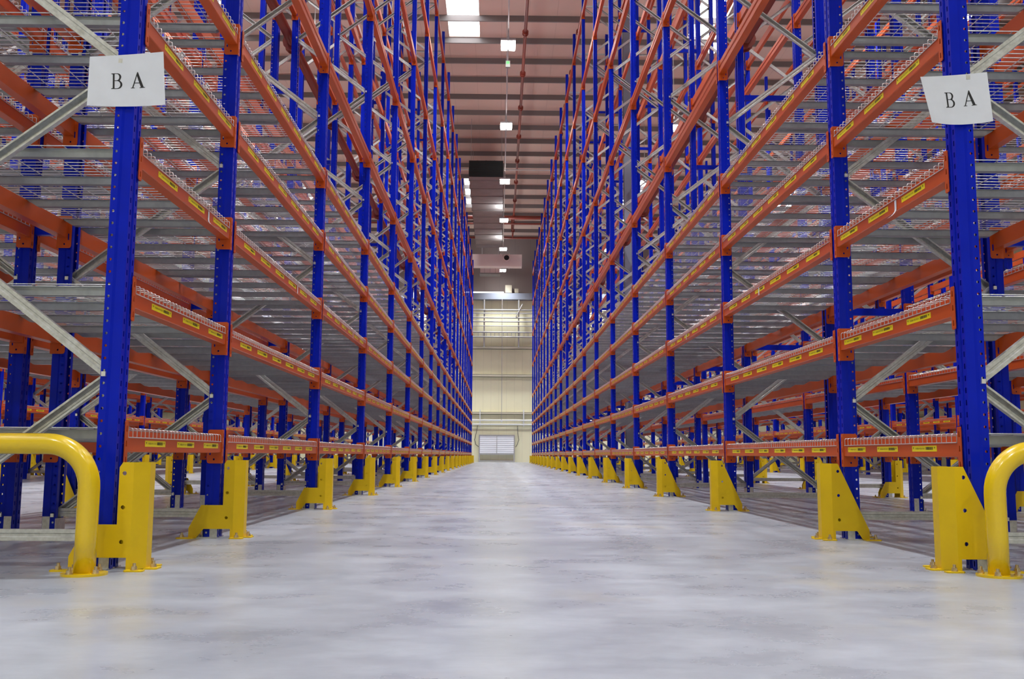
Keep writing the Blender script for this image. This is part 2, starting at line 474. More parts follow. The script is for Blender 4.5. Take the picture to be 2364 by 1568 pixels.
# ---------------------------------------------------------------- services under the roof
# trunking the lamps hang from
for i, x in enumerate(AISLES):
    q = MB(); q.box(-.02, .02, Y0 + .5, YW - .7, 12.30, 12.335, M_CONDUIT)
    o = link('lighting_trunk', q.mesh('lighting_trunk'), None, (x, 0, 0))
    lab = ['thin grey lighting trunking hung over the middle of the open aisle', 'thin grey lighting trunking over the first aisle past the level-sheet racks',
           'thin grey lighting trunking over the second aisle past the level-sheet racks', 'thin grey lighting trunking over the first aisle past the tilted-sheet racks',
           'thin grey lighting trunking over the second aisle past the tilted-sheet racks'][i]
    tag(o, lab, 'trunking')
    r_ = MB()
    for y in LAMP_Y:
        r_.box(-.008, .008, y - .008, y + .008, 12.335, roof_z(y) - .2, M_CONDUIT)
    link('hanger_rod', r_.mesh('hanger_rod'), o)

lampm = MB()
lampm.box(-.21, .21, -.31, .31, .035, .09, M_HOUSING)
lampm.box(-.03, .03, -.3, .3, .10, .16, M_HOUSING)
lampm.tube([(0, -.28, .16), (0, -.28, .31)], .006, M_CONDUIT, 4)
lampm.tube([(0, .28, .16), (0, .28, .31)], .006, M_CONDUIT, 4)
lamp_me = lampm.mesh('lamp_housing')
dm = MB(); dm.box(-.085, .085, -.30, .30, -.01, .034, M_LAMP); dif_me = dm.mesh('diffuser')
an = ['over the open aisle', 'over aisle one past level-sheet racks', 'over aisle two past level-sheet racks', 'over aisle one past tilted-sheet racks', 'over aisle two past tilted-sheet racks']
for i, x in enumerate(AISLES):
    for j, y in enumerate(LAMP_Y):
        L_ = link('high_bay_lamp', None, None, (x, y, LAMP_Z))
        vis = j - 3
        if vis >= 1:
            lab = 'twin high bay lamp %s, %s of those seen' % (an[i], ORD[vis])
        else:
            lab = 'twin high bay lamp %s, %s above camera view' % (an[i], ORD[j + 1])
        tag(L_, lab, 'lamp', 'high bay lamps')
        link('housing', lamp_me, L_)
        link('diffuser', dif_me, L_, (-.108, 0, 0)); link('diffuser', dif_me, L_, (.108, 0, 0))
        lt = link('lamp_light', lamp_end_data if j == len(LAMP_Y) - 1 else lamp_data, L_, (0, 0, -.03))
        link('ceiling_fill', ceiling_fill_data, L_, (0, 0, .35), (PI, 0, 0))  # added fill above each housing, not an output of the lamp itself
q = MB(); q.box(-.065, .065, -.05, .05, -.22, -.03, M_GREYBOX); q.box(-.045, .045, -.055, -.05, -.13, -.05, M_GREEN)
q.tube([(0, 0, -.02), (0, 0, .35)], .01, M_CONDUIT, 5)
tag(link('emergency_box', q.mesh('emergency_box'), None, (.20, 27.35, 11.96)), 'small pale box with green face hanging below the closest aisle lamp', 'light box')

def pipe(name, pts, r, label, cat='pipe', mat=M_PIPE, couplings=None, sides=10):
    q = MB(); q.tube(pts, r, mat, sides)
    o = link(name, q.mesh(name, True)); tag(o, label, cat)
    if couplings:
        a, b = Vector(pts[0]), Vector(pts[-1]); L = (b - a).length; t = 1.0
        cm = MB(); d = (b - a).normalized()
        cm.tube([-d * .055, d * .055], r * 1.5, mat, 12); cm.tube([-d * .075, -d * .06], r * 1.9, mat, 12); cm.tube([d * .06, d * .075], r * 1.9, mat, 12)
        cme = cm.mesh('coupling')
        while t < L:
            link('coupling', cme, o, a + d * t); t += couplings
    return o
pipe('sprinkler_pipe', [(0.80, Y0, 14.9), (0.80, 60, 14.0)], .055, 'slim red sprinkler pipe under the roof just beside the aisle lamps', couplings=3.4)
pipe('sprinkler_pipe', [(2.35, Y0, 14.6), (2.72, 57, 14.3)], .05, 'slim red sprinkler pipe under the roof above the tilted-sheet rack edge', couplings=3.4)
pipe('sprinkler_pipe', [(-2.545, 2.0, 5.43), (-2.545, 57, 5.43)], .058, 'dark red sprinkler pipe running between the back-to-back level-sheet racks', couplings=2.8)
pipe('sprinkler_pipe', [(3.0, 2.0, 5.53), (3.0, 57, 5.53)], .062, 'dark red sprinkler pipe running between the back-to-back tilted-sheet racks', couplings=2.8)
pipe('cross_pipe', [(XL + 1, 54.4, 13.95), (XR - 1, 54.4, 13.95)], .11, 'thickest dark red pipe crossing the aisle high before the far wall')
pipe('cross_pipe', [(XL + 1, 55.9, 13.95), (XR - 1, 55.9, 13.95)], .05, 'thinnest dark red pipe crossing the aisle high, between two thicker ones')
pipe('cross_pipe', [(XL + 1, 59.6, 13.95), (XR - 1, 59.6, 13.95)], .075, 'dark red pipe crossing the aisle just above the pale duct')
pipe('cross_conduit', [(-8, 45.2, 14.0), (9, 45.2, 14.0)], .03, 'thin pale conduit crossing the aisle beside the dark duct grille', 'conduit', M_WHITE)
pipe('drop_pipe', [(.72, 57.2, 15.0), (.72, 57.2, 13.9)], .045, 'short red pipe dropping from the roof near the far wall')

# box duct along the aisle with a dark grille end
du = link('ventilation_duct', None, None, (-.63, 42, 12.72))
tag(du, 'grey ribbed box duct under the roof with a dark grille mouth', 'duct')
q = MB(); q.box(-.76, .76, .05, 14.9, 0, .74, M_DUCT); link('duct_body', q.mesh('duct_body'), du)
fm = MB()
fm.box(-.79, .79, -.02, .03, -.03, 0.0, M_DUCT); fm.box(-.79, .79, -.02, .03, .74, .77, M_DUCT)
fm.box(-.79, -.76, -.02, .03, 0, .74, M_DUCT); fm.box(.76, .79, -.02, .03, 0, .74, M_DUCT)
fme = fm.mesh('flange')
for i in range(11):
    link('flange', fme, du, (0, .6 + i * 1.35, 0))
q = MB(); q.box(-.76, .76, .02, .06, 0, .74, M_DARK); link('grille_mouth', q.mesh('grille_mouth'), du)
gm = MB(); gm.box(-.75, .75, -.02, .04, -.006, .006, M_DARK); gme = gm.mesh('blade')
for i in range(9):
    link('blade', gme, du, (0, 0, .08 + i * .075), (0.5, 0, 0))
gv = MB(); gv.box(-.01, .01, -.03, .0, 0, .74, M_DARK)
for i in range(3): link('bar', gv.mesh('bar'), du, (-.38 + .38 * i, 0, 0))
q = MB()
for i in range(5):
    for x in (-.7, .7):
        yy = .9 + i * 3.2
        q.box(x - .008, x + .008, yy - .008, yy + .008, .74, roof_z(42 + yy) - .01 - 12.72, M_CONDUIT)
link('hanger_rod', q.mesh('hanger_rod'), du)
# pale cross duct with round port
d2 = link('cross_duct', None, None, (-1.2, 57.3, 12.05))
tag(d2, 'pale pinkish box duct crossing the aisle with a round dark port', 'duct')
q = MB(); q.box(-4.5, 2.54, 0, .7, -.36, .36, M_DUCT_W); link('duct_body', q.mesh('duct_body'), d2)
for x in (1.25, 1.78, -.6):
    q = MB(); q.box(x - .02, x + .02, -.03, .72, -.39, .39, M_DUCT_W); link('flange', q.mesh('flange'), d2)
q = MB(); q.tube([(1.62, .02, .14), (1.62, -.10, .14)], .20, M_DUCT_W, 18)
link('port_collar', q.mesh('port_collar'), d2)
q = MB(); q.tube([(1.62, -.08, .14), (1.62, -.112, .14)], .155, M_DARK, 18); link('port', q.mesh('port'), d2)
d3 = link('drop_duct', None, None, (-.58, 58.6, 11.5))
tag(d3, 'shiny silver duct section hanging below the pale cross duct', 'duct')
q = MB(); q.box(-.60, .60, 0, .9, 0, .66, M_DUCT_W); link('duct_body', q.mesh('duct_body'), d3)
q = MB(); q.box(-.64, .64, -.03, .93, -.04, .02, M_DUCT); link('flange', q.mesh('flange'), d3)
for i in range(3):
    q = MB(); q.box(-.33 + i * .33 - .006, -.33 + i * .33 + .006, -.012, 0, 0, .66, M_DUCT); link('seam', q.mesh('seam'), d3)
q = MB()
for x in (-.5, .5):
    q.box(x - .02, x + .02, .3, .34, .66, roof_z(58.9) - .01 - 11.5, M_CONDUIT)
link('hanger_rod', q.mesh('hanger_rod'), d3)
for i, (x, wd, h) in enumerate(((.38, .42, .5), (.98, .24, .27))):
    q = MB(); q.box(x, x + wd, YW - .5, YW - .2, 10.78, 10.78 + h, M_BEIGE)
    tag(link('junction_box', q.mesh('junction_box')), ['larger beige cabinet standing on the grey beam of the far wall', 'smaller beige box standing on the grey beam of the far wall'][i], 'box')
q = MB(); q.box(-2.3, .28, YW - .52, YW - .46, 10.76, 10.84, M_STRIP)
tag(link('strip_lamp', q.mesh('strip_lamp')), 'long lit strip lamp on the grey beam of the far wall', 'lamp')

# ---------------------------------------------------------------- rack parts
H_POST = 11.75
DEPTH = 0.95
LV = [0.400, 0.994, 1.588, 2.177, 2.725, 3.754, 5.535, 7.314, 9.099, 10.861]
ZB = [t + 0.057 for t in LV]          # beam undersides
SEC = [(.075, .022), (.075, .05), (.047, .05), (.037, .043), (.0, .043), (.0, .012), (.006, .008),
       (.006, -.008), (.0, -.012), (.0, -.043), (.037, -.043), (.047, -.05), (.075, -.05), (.075, -.022)]

def post_simple(mb, xf=None):
    mb.strip(SEC, 0.003, H_POST, M_BLUE, 'z', xf)

def post_detailed():
    mb = MB()
    mb.strip(SEC[:2], 0.003, H_POST, M_BLUE); mb.strip(SEC[2:5], 0.003, H_POST, M_BLUE)
    mb.strip(SEC[5:9], 0.003, H_POST, M_BLUE); mb.strip(SEC[9:12], 0.003, H_POST, M_BLUE); mb.strip(SEC[12:], 0.003, H_POST, M_BLUE)
    n = int((H_POST - .01) / .05)
    z0 = .003
    h = (H_POST - z0) / n
    for k in range(n):
        za = z0 + k * h; zc = za + h / 2; zb = za + h
        for y in (.05, -.05):        # round side holes
            sq = [(.075, za), (.061, za), (.047, za), (.047, zc), (.047, zb), (.061, zb), (.075, zb), (.075, zc)]
            oc = [(.061 + .0058 * math.cos(a), zc + .0058 * math.sin(a)) for a in
                  [(-45 + 0) * PI / 180, -PI / 2, -135 * PI / 180, PI, 135 * PI / 180, PI / 2, PI / 4, 0]]
            vs = [(a, y, b) for a, b in sq + oc]
            mb.add(vs, [(i, (i + 1) % 8, (i + 1) % 8 + 8, i + 8) for i in range(8)], M_BLUE)
        for s_ in (1, -1):           # front slots
            a, b, c, d = .043 * s_, .032 * s_, .023 * s_, .012 * s_
            g1, g2 = zc - .011, zc + .011
            vs = [(0, a, za), (0, b, g1), (0, c, g1), (0, d, za), (0, a, zb), (0, b, g2), (0, c, g2), (0, d, zb)]
            mb.add(vs, [(0, 3, 2, 1), (4, 5, 6, 7), (0, 1, 5, 4), (3, 7, 6, 2)], M_BLUE)
    return mb.mesh('post')

def brace_mesh(L, name='brace'):
    """C channel along x, web at y=-.014 (sheet with lips)"""
    mb = MB()
    w_, d_ = .0225, .028
    pr = [(d_ / 2, w_ - .008), (d_ / 2, w_), (-d_ / 2, w_), (-d_ / 2, w_ * .35), (-d_ / 2 + .004, w_ * .2), (-d_ / 2 + .004, -w_ * .2), (-d_ / 2, -w_ * .35), (-d_ / 2, -w_), (d_ / 2, -w_), (d_ / 2, -w_ + .008)]
    mb.strip(pr, -L / 2, L / 2, M_GALV, 'x')
    return mb.mesh(name)

NODE0 = 0.117
LEG = 0.65
BX0, BX1 = .052, DEPTH - .052
BL = math.hypot(BX1 - BX0, LEG)
BA = math.atan2(LEG, BX1 - BX0)
N_LEGS = 17
def brace_list(near):
    """[(loc, rot)] of the zigzag for a frame; near = local y sign facing the camera"""
    out = []
    for i in range(N_LEGS):
        z0 = NODE0 + i * LEG
        # even legs: front node high (rear low -> front high); odd: front low -> rear high
        zc = z0 + LEG / 2
        up_rear = (i % 2 == 1)
        ang = -BA if up_rear else BA       # rotation about +y by +a sends +x down
        web_near = up_rear
        # mesh web sits at local -y; flip about own axis when it must face the other way
        flip = 0.0 if (web_near == (near < 0)) else PI
        yo = near * (.006 if up_rear else -.012)
        out.append(((DEPTH / 2, yo, zc), (flip, ang, 0)))
    return out

from mathutils import Euler
def xfm(loc, rot):
    return Matrix.Translation(loc) @ Euler(rot).to_matrix().to_4x4()

ME_POST = post_detailed()
ME_BRACE = brace_mesh(BL)
ME_HBR = brace_mesh(BX1 - BX0, 'cross_brace')
bpm = MB()
bpm.box(.001, .13, -.075, .075, 0, .006, M_GALV)
bpm.box(.003, .073, -.0475, -.0445, .003, .11, M_GALV)
bpm.box(.003, .073, .0445, .0475, .003, .11, M_GALV)
bpm.box(.078, .08, -.06, .06, .003, .10, M_GALV)
ME_BASE = bpm.mesh('base_plate')
bb = MB(); bb.cyl((0, 0), .012, 0, .010, M_SILVER, 6); bb.cyl((0, 0), .006, .010, .024, M_SILVER, 6); ME_ABOLT = bb.mesh('anchor_bolt')
bn = MB(); bn.box(-.0085, .0085, -.011, 0, -.0095, .0095, M_SILVER); ME_NBOLT = bn.mesh('brace_bolt')

def frame_merged(near, lod):
    mb = MB()
    post_simple(mb)
    post_simple(mb, Matrix.Translation((DEPTH, 0, 0)) @ Matrix.Rotation(PI, 4, 'Z'))
    me = MB()
    w_, d_ = .0225, .028
    for loc, rot in brace_list(near):
        pr = [(d_ / 2, w_), (-d_ / 2, w_), (-d_ / 2, -w_), (d_ / 2, -w_)]
        mb.strip(pr, -BL / 2, BL / 2, M_GALV, 'x', xfm(loc, rot))
    for z in (.13, N_LEGS * LEG + NODE0 + .03):
        mb.strip([(d_ / 2, w_), (-d_ / 2, w_), (-d_ / 2, -w_), (d_ / 2, -w_)], -(BX1 - BX0) / 2, (BX1 - BX0) / 2, M_GALV, 'x', Matrix.Translation((DEPTH / 2, 0, z)))
    for x, r in ((0, 0), (DEPTH, PI)):
        X = Matrix.Translation((x, 0, 0)) @ Matrix.Rotation(r, 4, 'Z')
        mb.box(.001, .13, -.075, .075, 0, .006, M_GALV, X)
        mb.box(.078, .08, -.06, .06, .003, .10, M_GALV, X)
    return mb.mesh('upright_frame')
ME_FRAME = {1: frame_merged(1, 0), -1: frame_merged(-1, 0)}

# beams ---------------------------------------------------------
def beam_mesh(L, kind):
    mb = MB()
    if kind == 'shelf':
        prof = [(-.003, .003), (-.003, .060), (.0, .062), (.020, .062), (.022, .064), (.022, .088), (.052, .088), (.052, .0), (.0, .0)]
    else:
        prof = [(-.003, .004), (-.003, .044), (.003, .048), (.003, .064), (-.003, .068), (-.003, .108), (.001, .112), (.052, .112), (.052, 0), (.001, 0)]
    mb.prism(prof, -L / 2, L / 2, M_ORANGE, 'y')
    return mb
def connector(mb, yend, s_, xf=None):
    """s_ = +1: connector at the +y end"""
    z0, z1 = -.057, .126
    r = .012
    o = [(-.006, z0), (.072 - r, z0), (.072 - .3 * r, z0 + .3 * r), (.072, z0 + r), (.072, z1 - r), (.072 - .3 * r, z1 - .3 * r), (.072 - r, z1), (-.006, z1)]
    slot = [(.052, z0 + .045), (.060, z0 + .045), (.060, z0 + .082), (.052, z0 + .082)]
    ya = yend; yb = yend + s_ * .004
    mb.plate(o, [circ(.034, z0 + .022, .0055, 8), slot], min(ya, yb), max(ya, yb), M_ORANGE, 'y', xf)
    # narrow wing lying over the post face
    yw0, yw1 = (yend, yend + .032) if s_ > 0 else (yend - .032, yend)
    ow = [(yw0, z0 + .004), (yw0 + .004, z0), (yw1 - .004, z0), (yw1, z0 + .004), (yw1, z1 - .004), (yw1 - .004, z1), (yw0 + .004, z1), (yw0, z1 - .004)]
    ym = (yw0 + yw1) / 2
    hs = [[(ym - .006, z - .012), (ym + .006, z - .012), (ym + .004, z + .012), (ym - .004, z + .012)] for z in (-.03, .035, .095)]
    mb.plate(ow, hs, -.0085, -.005, M_ORANGE, 'x', xf)
    return mb
GAP = .108
LONG, SHORT = 2.8 - GAP, 1.468 - GAP
ME_BEAM = {}; ME_BEAM_C = {}; ME_CONN = {}
for kind in ('shelf', 'pallet'):
    for nm, L in (('long', LONG), ('short', SHORT)):
        ME_BEAM[kind, nm] = beam_mesh(L, kind).mesh('beam')
        mb = beam_mesh(L, kind)
        connector(mb, L / 2, 1); connector(mb, -L / 2, -1)
        ME_BEAM_C[kind, nm] = mb.mesh('beam')
for s_ in (1, -1):
    ME_CONN[s_] = connector(MB(), 0, s_).mesh('connector')
# beams of the far rows: plain box ends, cheap
def beam_cheap(mb, L, kind, xf):
    h = .088 if kind == 'shelf' else .112
    mb.box(-.003, .05, -L / 2, L / 2, 0, h, M_ORANGE, xf)
    for s_ in (1, -1):
        mb.box(-.006, .07, s_ * L / 2 - .003, s_ * L / 2 + .003, -.057, .126, M_ORANGE, xf)

# stickers -------------------------------------------------------
LBW, LBH = .255, .026
def text_tris(txt, size):
    cu = bpy.data.curves.new('t', 'FONT'); cu.body = txt; cu.size = size; cu.resolution_u = 1; cu.fill_mode = 'FRONT'
    ob = bpy.data.objects.new('t', cu)
    me = ob.to_mesh()
    vs = [tuple(v.co) for v in me.vertices]; fs = [tuple(p.vertices) for p in me.polygons]
    ob.to_mesh_clear(); bpy.data.objects.remove(ob); bpy.data.curves.remove(cu)
    return vs, fs
def sticker_mesh(txt, sgn=1):
    """plate in the local YZ plane facing -x; text reads correctly from the aisle. Reading direction: local +y -> viewer's left
    when looking towards +x, so text runs along -y."""
    mb = MB()
    mb.box(-.0008, 0.0, -LBW / 2, LBW / 2, -LBH / 2, LBH / 2, M_TAG)
    def P(u, v): return (-.0012, -u, v)
    if txt:
        vs, fs = text_tris(txt, .0125)
        wdt = max(v[0] for v in vs) or 1
        k = .098 / wdt
        mb.add([P(-.092 + v[0] * k, -.0035 + v[1]) for v in vs], fs, M_INK)
    rnd = random.Random(hash(txt) & 0xffff if False else len(txt) * 7 + (ord(txt[-1]) if txt else 0))
    x = .018
    while x < .092:
        wd = rnd.choice((.0011, .0017, .0024)); 
        mb.add([P(x, -.0055), P(x + wd, -.0055), P(x + wd, .0075), P(x, .0075)], [(0, 1, 2, 3)], M_INK)
        x += wd + rnd.choice((.0010, .0014, .002))
    for u in (-.112, .108):
        mb.add([P(u - .005, .0065), P(u + .005, .0065), P(u, -.003)], [(0, 1, 2)], M_INK)
    return mb.mesh('location_sticker')
def sticker_plain():
    mb = MB()
    mb.box(-.0008, 0.0, -LBW / 2, LBW / 2, -LBH / 2, LBH / 2, M_TAG)
    def P(u, v): return (-.0012, -u, v)
    for a, b in ((-.092, -.05), (-.045, .006), (.018, .05), (.053, .092)):
        mb.add([P(a, -.004), P(b, -.004), P(b, .004), P(a, .004)], [(0, 1, 2, 3)], M_INK)
    return mb
ME_STK_FAR = sticker_plain().mesh('location_sticker')
STK_Z = .037
stk_cache = {}
def sticker_for(txt):
    if txt not in stk_cache:
        stk_cache[txt] = sticker_mesh(txt)
    return stk_cache[txt]

# ---------------------------------------------------------------- rack rows
def ys_left(): return [3.9417, 5.4131] + [2.8 * (i - .0645) for i in range(3, 21)]
def ys_right(): return [4.017, 5.479] + [2.8 * (i - .0423) for i in range(3, 21)]
AISLE = 3.45
XA_L, XA_R = -1.515, 1.933
FL_L, FL_R = .16, .62
def rows_for(side):
    out = []
    x = XA_L if side < 0 else XA_R
    fl_ = FL_L if side < 0 else FL_R
    for pair in range(3):
        out.append((x, side))                                  # rack body extends outwards
        xb = x + side * (2 * DEPTH + fl_)
        out.append((xb, -side))                                # its twin faces the next aisle
        x = xb + side * AISLE
    return out
SIDE_NAME = {-1: 'level-sheet', 1: 'tilted-sheet'}
ROW_NAME = {}
for sd in (-1, 1):
    s_ = SIDE_NAME[sd]
    ROW_NAME[sd] = ['%s rack row beside the aisle' % s_, 'rack row backing the %s rack' % s_, 'third rack row on %s side' % s_, 'fourth rack row on %s side' % s_,
                    'fifth rack row on %s side' % s_, 'sixth rack row on %s side' % s_]

def stickers_positions(nm):
    # offsets from the bay centre along travel direction (away from the camera), metres
    if nm == 'short':
        return [-.345, .075, .49]
    return [-1.02 + .408 * i for i in range(6)]

ROWS = []
for sd in (-1, 1):
    for r, (x, d) in enumerate(rows_for(sd)):
        ys = ys_left() if sd < 0 else ys_right()
        s = 1 if d > 0 else -1                                    # rot z 0 or pi ; world y = s * local y
        rack = link('pallet_rack', None, None, (x, 0, 0), (0, 0, 0 if d > 0 else PI))
        labels = ['long blue and orange rack row bearing the %s paper sheet' % ('level' if sd < 0 else 'tilted'),
                  'blue and orange rack row standing back to back with the %s rack' % SIDE_NAME[sd],
                  'third blue and orange rack row counted outward from the %s rack' % SIDE_NAME[sd],
                  'fourth blue and orange rack row counted outward from the %s rack' % SIDE_NAME[sd],
                  'fifth blue and orange rack row counted outward from the %s rack' % SIDE_NAME[sd],
                  'sixth blue and orange rack row counted outward from the %s rack' % SIDE_NAME[sd]]
        tag(rack, labels[r], 'pallet rack', 'pallet rack rows')
        ROWS.append(dict(sd=sd, r=r, x=x, d=d, s=s, ys=ys, rack=rack))
        near = -s
        n_det = 7 if r == 0 else 4 if r == 1 else 0
        for i, Y in enumerate(ys):
            ly = s * Y
            if i < n_det:
                fr = link('upright_frame', None, rack, (0, ly, 0))
                link('post', ME_POST, fr); link('post', ME_POST, fr, (DEPTH, 0, 0), (0, 0, PI))
                link('base_plate', ME_BASE, fr); link('base_plate', ME_BASE, fr, (DEPTH, 0, 0), (0, 0, PI))
                link('anchor_bolt', ME_ABOLT, fr, (.10, .05, .006)); link('anchor_bolt', ME_ABOLT, fr, (.10, -.05, .006))
                link('anchor_bolt', ME_ABOLT, fr, (DEPTH - .10, .05, .006)); link('anchor_bolt', ME_ABOLT, fr, (DEPTH - .10, -.05, .006))
                for loc, rot in brace_list(near):
                    link('brace', ME_BRACE, fr, loc, rot)
                link('cross_brace', ME_HBR, fr, (DEPTH / 2, 0, .13), (0 if near < 0 else PI, 0, 0))
                link('cross_brace', ME_HBR, fr, (DEPTH / 2, 0, N_LEGS * LEG + NODE0 + .03), (0 if near < 0 else PI, 0, 0))
                if i < 5:
                    for k in range(0, 9):
                        z = NODE0 + LEG + 2 * LEG * k
                        link('brace_bolt', ME_NBOLT, fr, (.060, near * .0502, z), (0, 0, 0 if near < 0 else PI))
                        link('brace_bolt', ME_NBOLT, fr, (DEPTH - .060, near * .0502, z - LEG), (0, 0, 0 if near < 0 else PI))
            else:
                link('upright_frame', ME_FRAME[near], rack, (0, ly, 0))
        # row spacers across the flue, owned by the outer row
        if r % 2 == 1:
            fw = FL_L if sd < 0 else FL_R
            sm = MB(); sm.box(DEPTH, DEPTH + fw - .012, -.02, .02, -.03, .03, M_BLUE); sme = sm.mesh('row_spacer')
            for i, Y in enumerate(ys):
                for z in (1.70, 4.68, 7.68, 10.6):
                    link('row_spacer', sme, rack, (0, s * Y, z))
        # beams
        stuffmb = MB(); stkmb = MB()
        n_ind = 0; n_stk = 0
        jobs = []
        for b in range(len(ys) - 1):
            for lv in range(10):
                jobs.append((b, lv, 0)); 
        for b in range(len(ys) - 1):
            for lv in range(10):
                jobs.append((b, lv, 1))
        for b, lv, rear in jobs:
            yc = (ys[b] + ys[b + 1]) / 2
            nm = 'short' if b == 0 else 'long'
            kind = 'shelf' if lv < 5 else 'pallet'
            loc = (DEPTH if rear else 0, s * yc, ZB[lv]); rz = PI if rear else 0
            if n_ind < 299 and r < 4:
                n_ind += 1
                if r == 0 and not rear and b < 5:
                    bm = link('beam', ME_BEAM[kind, nm], rack, loc, (0, 0, rz))
                    L = SHORT if nm == 'short' else LONG
                    link('connector', ME_CONN[1], bm, (0, L / 2, 0)); link('connector', ME_CONN[-1], bm, (0, -L / 2, 0))
                    if kind == 'shelf':
                        for q_, off in enumerate(stickers_positions(nm)):
                            n_stk += 1
                            if b < 3:
                                bayn = b + 1 if sd > 0 else b + 1
                                seq = 'ABCDEF'[q_]
                                txt = ('14-BA-%03d-%02d-%s' % (2 + 2 * b, lv + 1, seq)) if sd > 0 else ('14-BA-%03d-%02d-%s' % (1 + 2 * b, lv + 1, seq))
                                sme = sticker_for(txt)
                            else:
                                sme = ME_STK_FAR
                            link('location_sticker', sme, bm, (-.003, s * off, STK_Z))
                else:
                    link('beam', ME_BEAM_C[kind, nm], rack, loc, (0, 0, rz))
                    if kind == 'shelf' and not rear and r in (0, 2, 3):
                        for off in stickers_positions(nm):
                            stkmb.add([(v[0] - .003, v[1] + s * (yc + off), v[2] + ZB[lv] + STK_Z) for v in [tuple(q.co) for q in ME_STK_FAR.vertices]] if False else
                                      [(-.0038, s * (yc + off) - LBW / 2, ZB[lv] + STK_Z - LBH / 2), (-.0038, s * (yc + off) + LBW / 2, ZB[lv] + STK_Z - LBH / 2),
                                       (-.0038, s * (yc + off) + LBW / 2, ZB[lv] + STK_Z + LBH / 2), (-.0038, s * (yc + off) - LBW / 2, ZB[lv] + STK_Z + LBH / 2)], [(0, 1, 2, 3)], M_TAG)
                            stkmb.add([(-.0042, s * (yc + off) - .09, ZB[lv] + STK_Z - .003), (-.0042, s * (yc + off) + .09, ZB[lv] + STK_Z - .003),
                                       (-.0042, s * (yc + off) + .09, ZB[lv] + STK_Z + .004), (-.0042, s * (yc + off) - .09, ZB[lv] + STK_Z + .004)], [(0, 1, 2, 3)], M_INK)
            else:
                L = SHORT if nm == 'short' else LONG
                beam_cheap(stuffmb, L, kind, Matrix.Translation(loc) @ Matrix.Rotation(rz, 4, 'Z'))
        if stuffmb.v:
            tag(link('beam', stuffmb.mesh('beam'), rack), kind='stuff')
        if stkmb.v:
            tag(link('location_sticker', stkmb.mesh('location_sticker'), rack), kind='stuff')

# ---------------------------------------------------------------- wire decks
PW = 1.335
def wires(mb, sides, loops=True):
    R_ = .0023
    n = 29
    for i in range(n):
        y = -PW / 2 + .003 + i * (PW - .006) / (n - 1)
        pts = [(-.478, y, -.038), (-.478, y, -.008), (-.4755, y, -.002), (-.470, y, 0), (.470, y, 0), (.4755, y, -.002), (.478, y, -.008), (.478, y, -.038)]
        mb.tube(pts, R_, M_WIRE, sides, cap=False)
    for x in [-.435 + .0967 * i for i in range(10)]:
        mb.tube([(x, -PW / 2, -.005), (x, PW / 2, -.005)], R_, M_WIRE, sides, cap=False)
    for x in (-.4805, .4805):
        mb.tube([(x, -PW / 2, -.038), (x, PW / 2, -.038)], R_, M_WIRE, sides, cap=False)
def support(mb, y):
    t = -.0078
    a = DEPTH / 2 - .056
    # U body with tapering ends, and flat tongues resting on the beams
    body = [(-a, t), (-a, t - .006), (-a + .05, t - .036), (a - .05, t - .036), (a, t - .006), (a, t)]
    mb.prism(body, y - .0175, y + .0175, M_CHAN, 'y')
    mb.box(-a - .03, a + .03, y - .024, y + .024, t - .0012, t, M_CHAN)
SUP_Y = (-.63, -.21, .21, .63)
dw = MB(); wires(dw, 5); ME_GRID = dw.mesh('wire_grid', True)
ds = MB(); support(ds, 0); ME_SUP = ds.mesh('support_channel')
dj = MB(); wires(dj, 3)
for y in SUP_Y: support(dj, y)
ME_DECK_FAR = dj.mesh('wire_deck')
DECK_DZ = .0985
dcount = 0
rest = []
cands = []
for R in ROWS:
    for b in range(len(R['ys']) - 1):
        y0, y1 = R['ys'][b], R['ys'][b + 1]
        halves = [((y0 + y1) / 2, '')] if b == 0 else [((y0 + y1) / 2 - PW / 2 - .004, 'nearer half'), ((y0 + y1) / 2 + PW / 2 + .004, 'farther half')]
        for yc, hn in halves:
            for lv in range(5):
                xc = R['x'] + R['d'] * DEPTH / 2
                # size measure in the view
                far = math.hypot(xc, yc) * (1 + .6 * R['r'])
                ok = R['r'] < 2
                cands.append((far if ok else 999 + far, R, b, hn, lv, xc, yc))
cands.sort(key=lambda c: c[0])
src_deck = None
for n_, (far, R, b, hn, lv, xc, yc) in enumerate(cands):
    z = ZB[lv] + DECK_DZ
    if n_ < 299:
        rn = '%s rack' % SIDE_NAME[R['sd']] if R['r'] == 0 else 'rack backing %s one' % SIDE_NAME[R['sd']]
        lab = 'wire deck in %s, %s bay in, %s shelf up' % (rn, ORD[b + 1], ORD[lv + 1])
        if hn: lab += ', ' + hn
        if n_ < 110:
            o = link('wire_deck', ME_GRID, None, (xc, yc, z))
            for sy in SUP_Y:
                link('support_channel', ME_SUP, o, (0, sy, 0))
        else:
            o = link('wire_deck', ME_DECK_FAR, None, (xc, yc, z)); src_deck = o
        tag(o, lab, 'wire deck', 'wire decks on the lower rack shelves')
    else:
        rest.append((xc, yc, z))
pts_me = bpy.data.meshes.new('wire_decks_far')
pts_me.from_pydata(rest, [], [])
pts_me.materials.append(M_WIRE)
far_decks = link('wire_decking', pts_me)
tag(far_decks, 'mass of wire decking filling the lower shelves of the farther rack bays', 'wire deck', kind='stuff')
ng = bpy.data.node_groups.new('decks', 'GeometryNodeTree')
ng.interface.new_socket('Geometry', in_out='INPUT', socket_type='NodeSocketGeometry')
ng.interface.new_socket('Geometry', in_out='OUTPUT', socket_type='NodeSocketGeometry')
gi = ng.nodes.new('NodeGroupInput'); go = ng.nodes.new('NodeGroupOutput')
oi = ng.nodes.new('GeometryNodeObjectInfo'); oi.inputs['Object'].default_value = src_deck
oi.transform_space = 'ORIGINAL'
oi.inputs['As Instance'].default_value = True
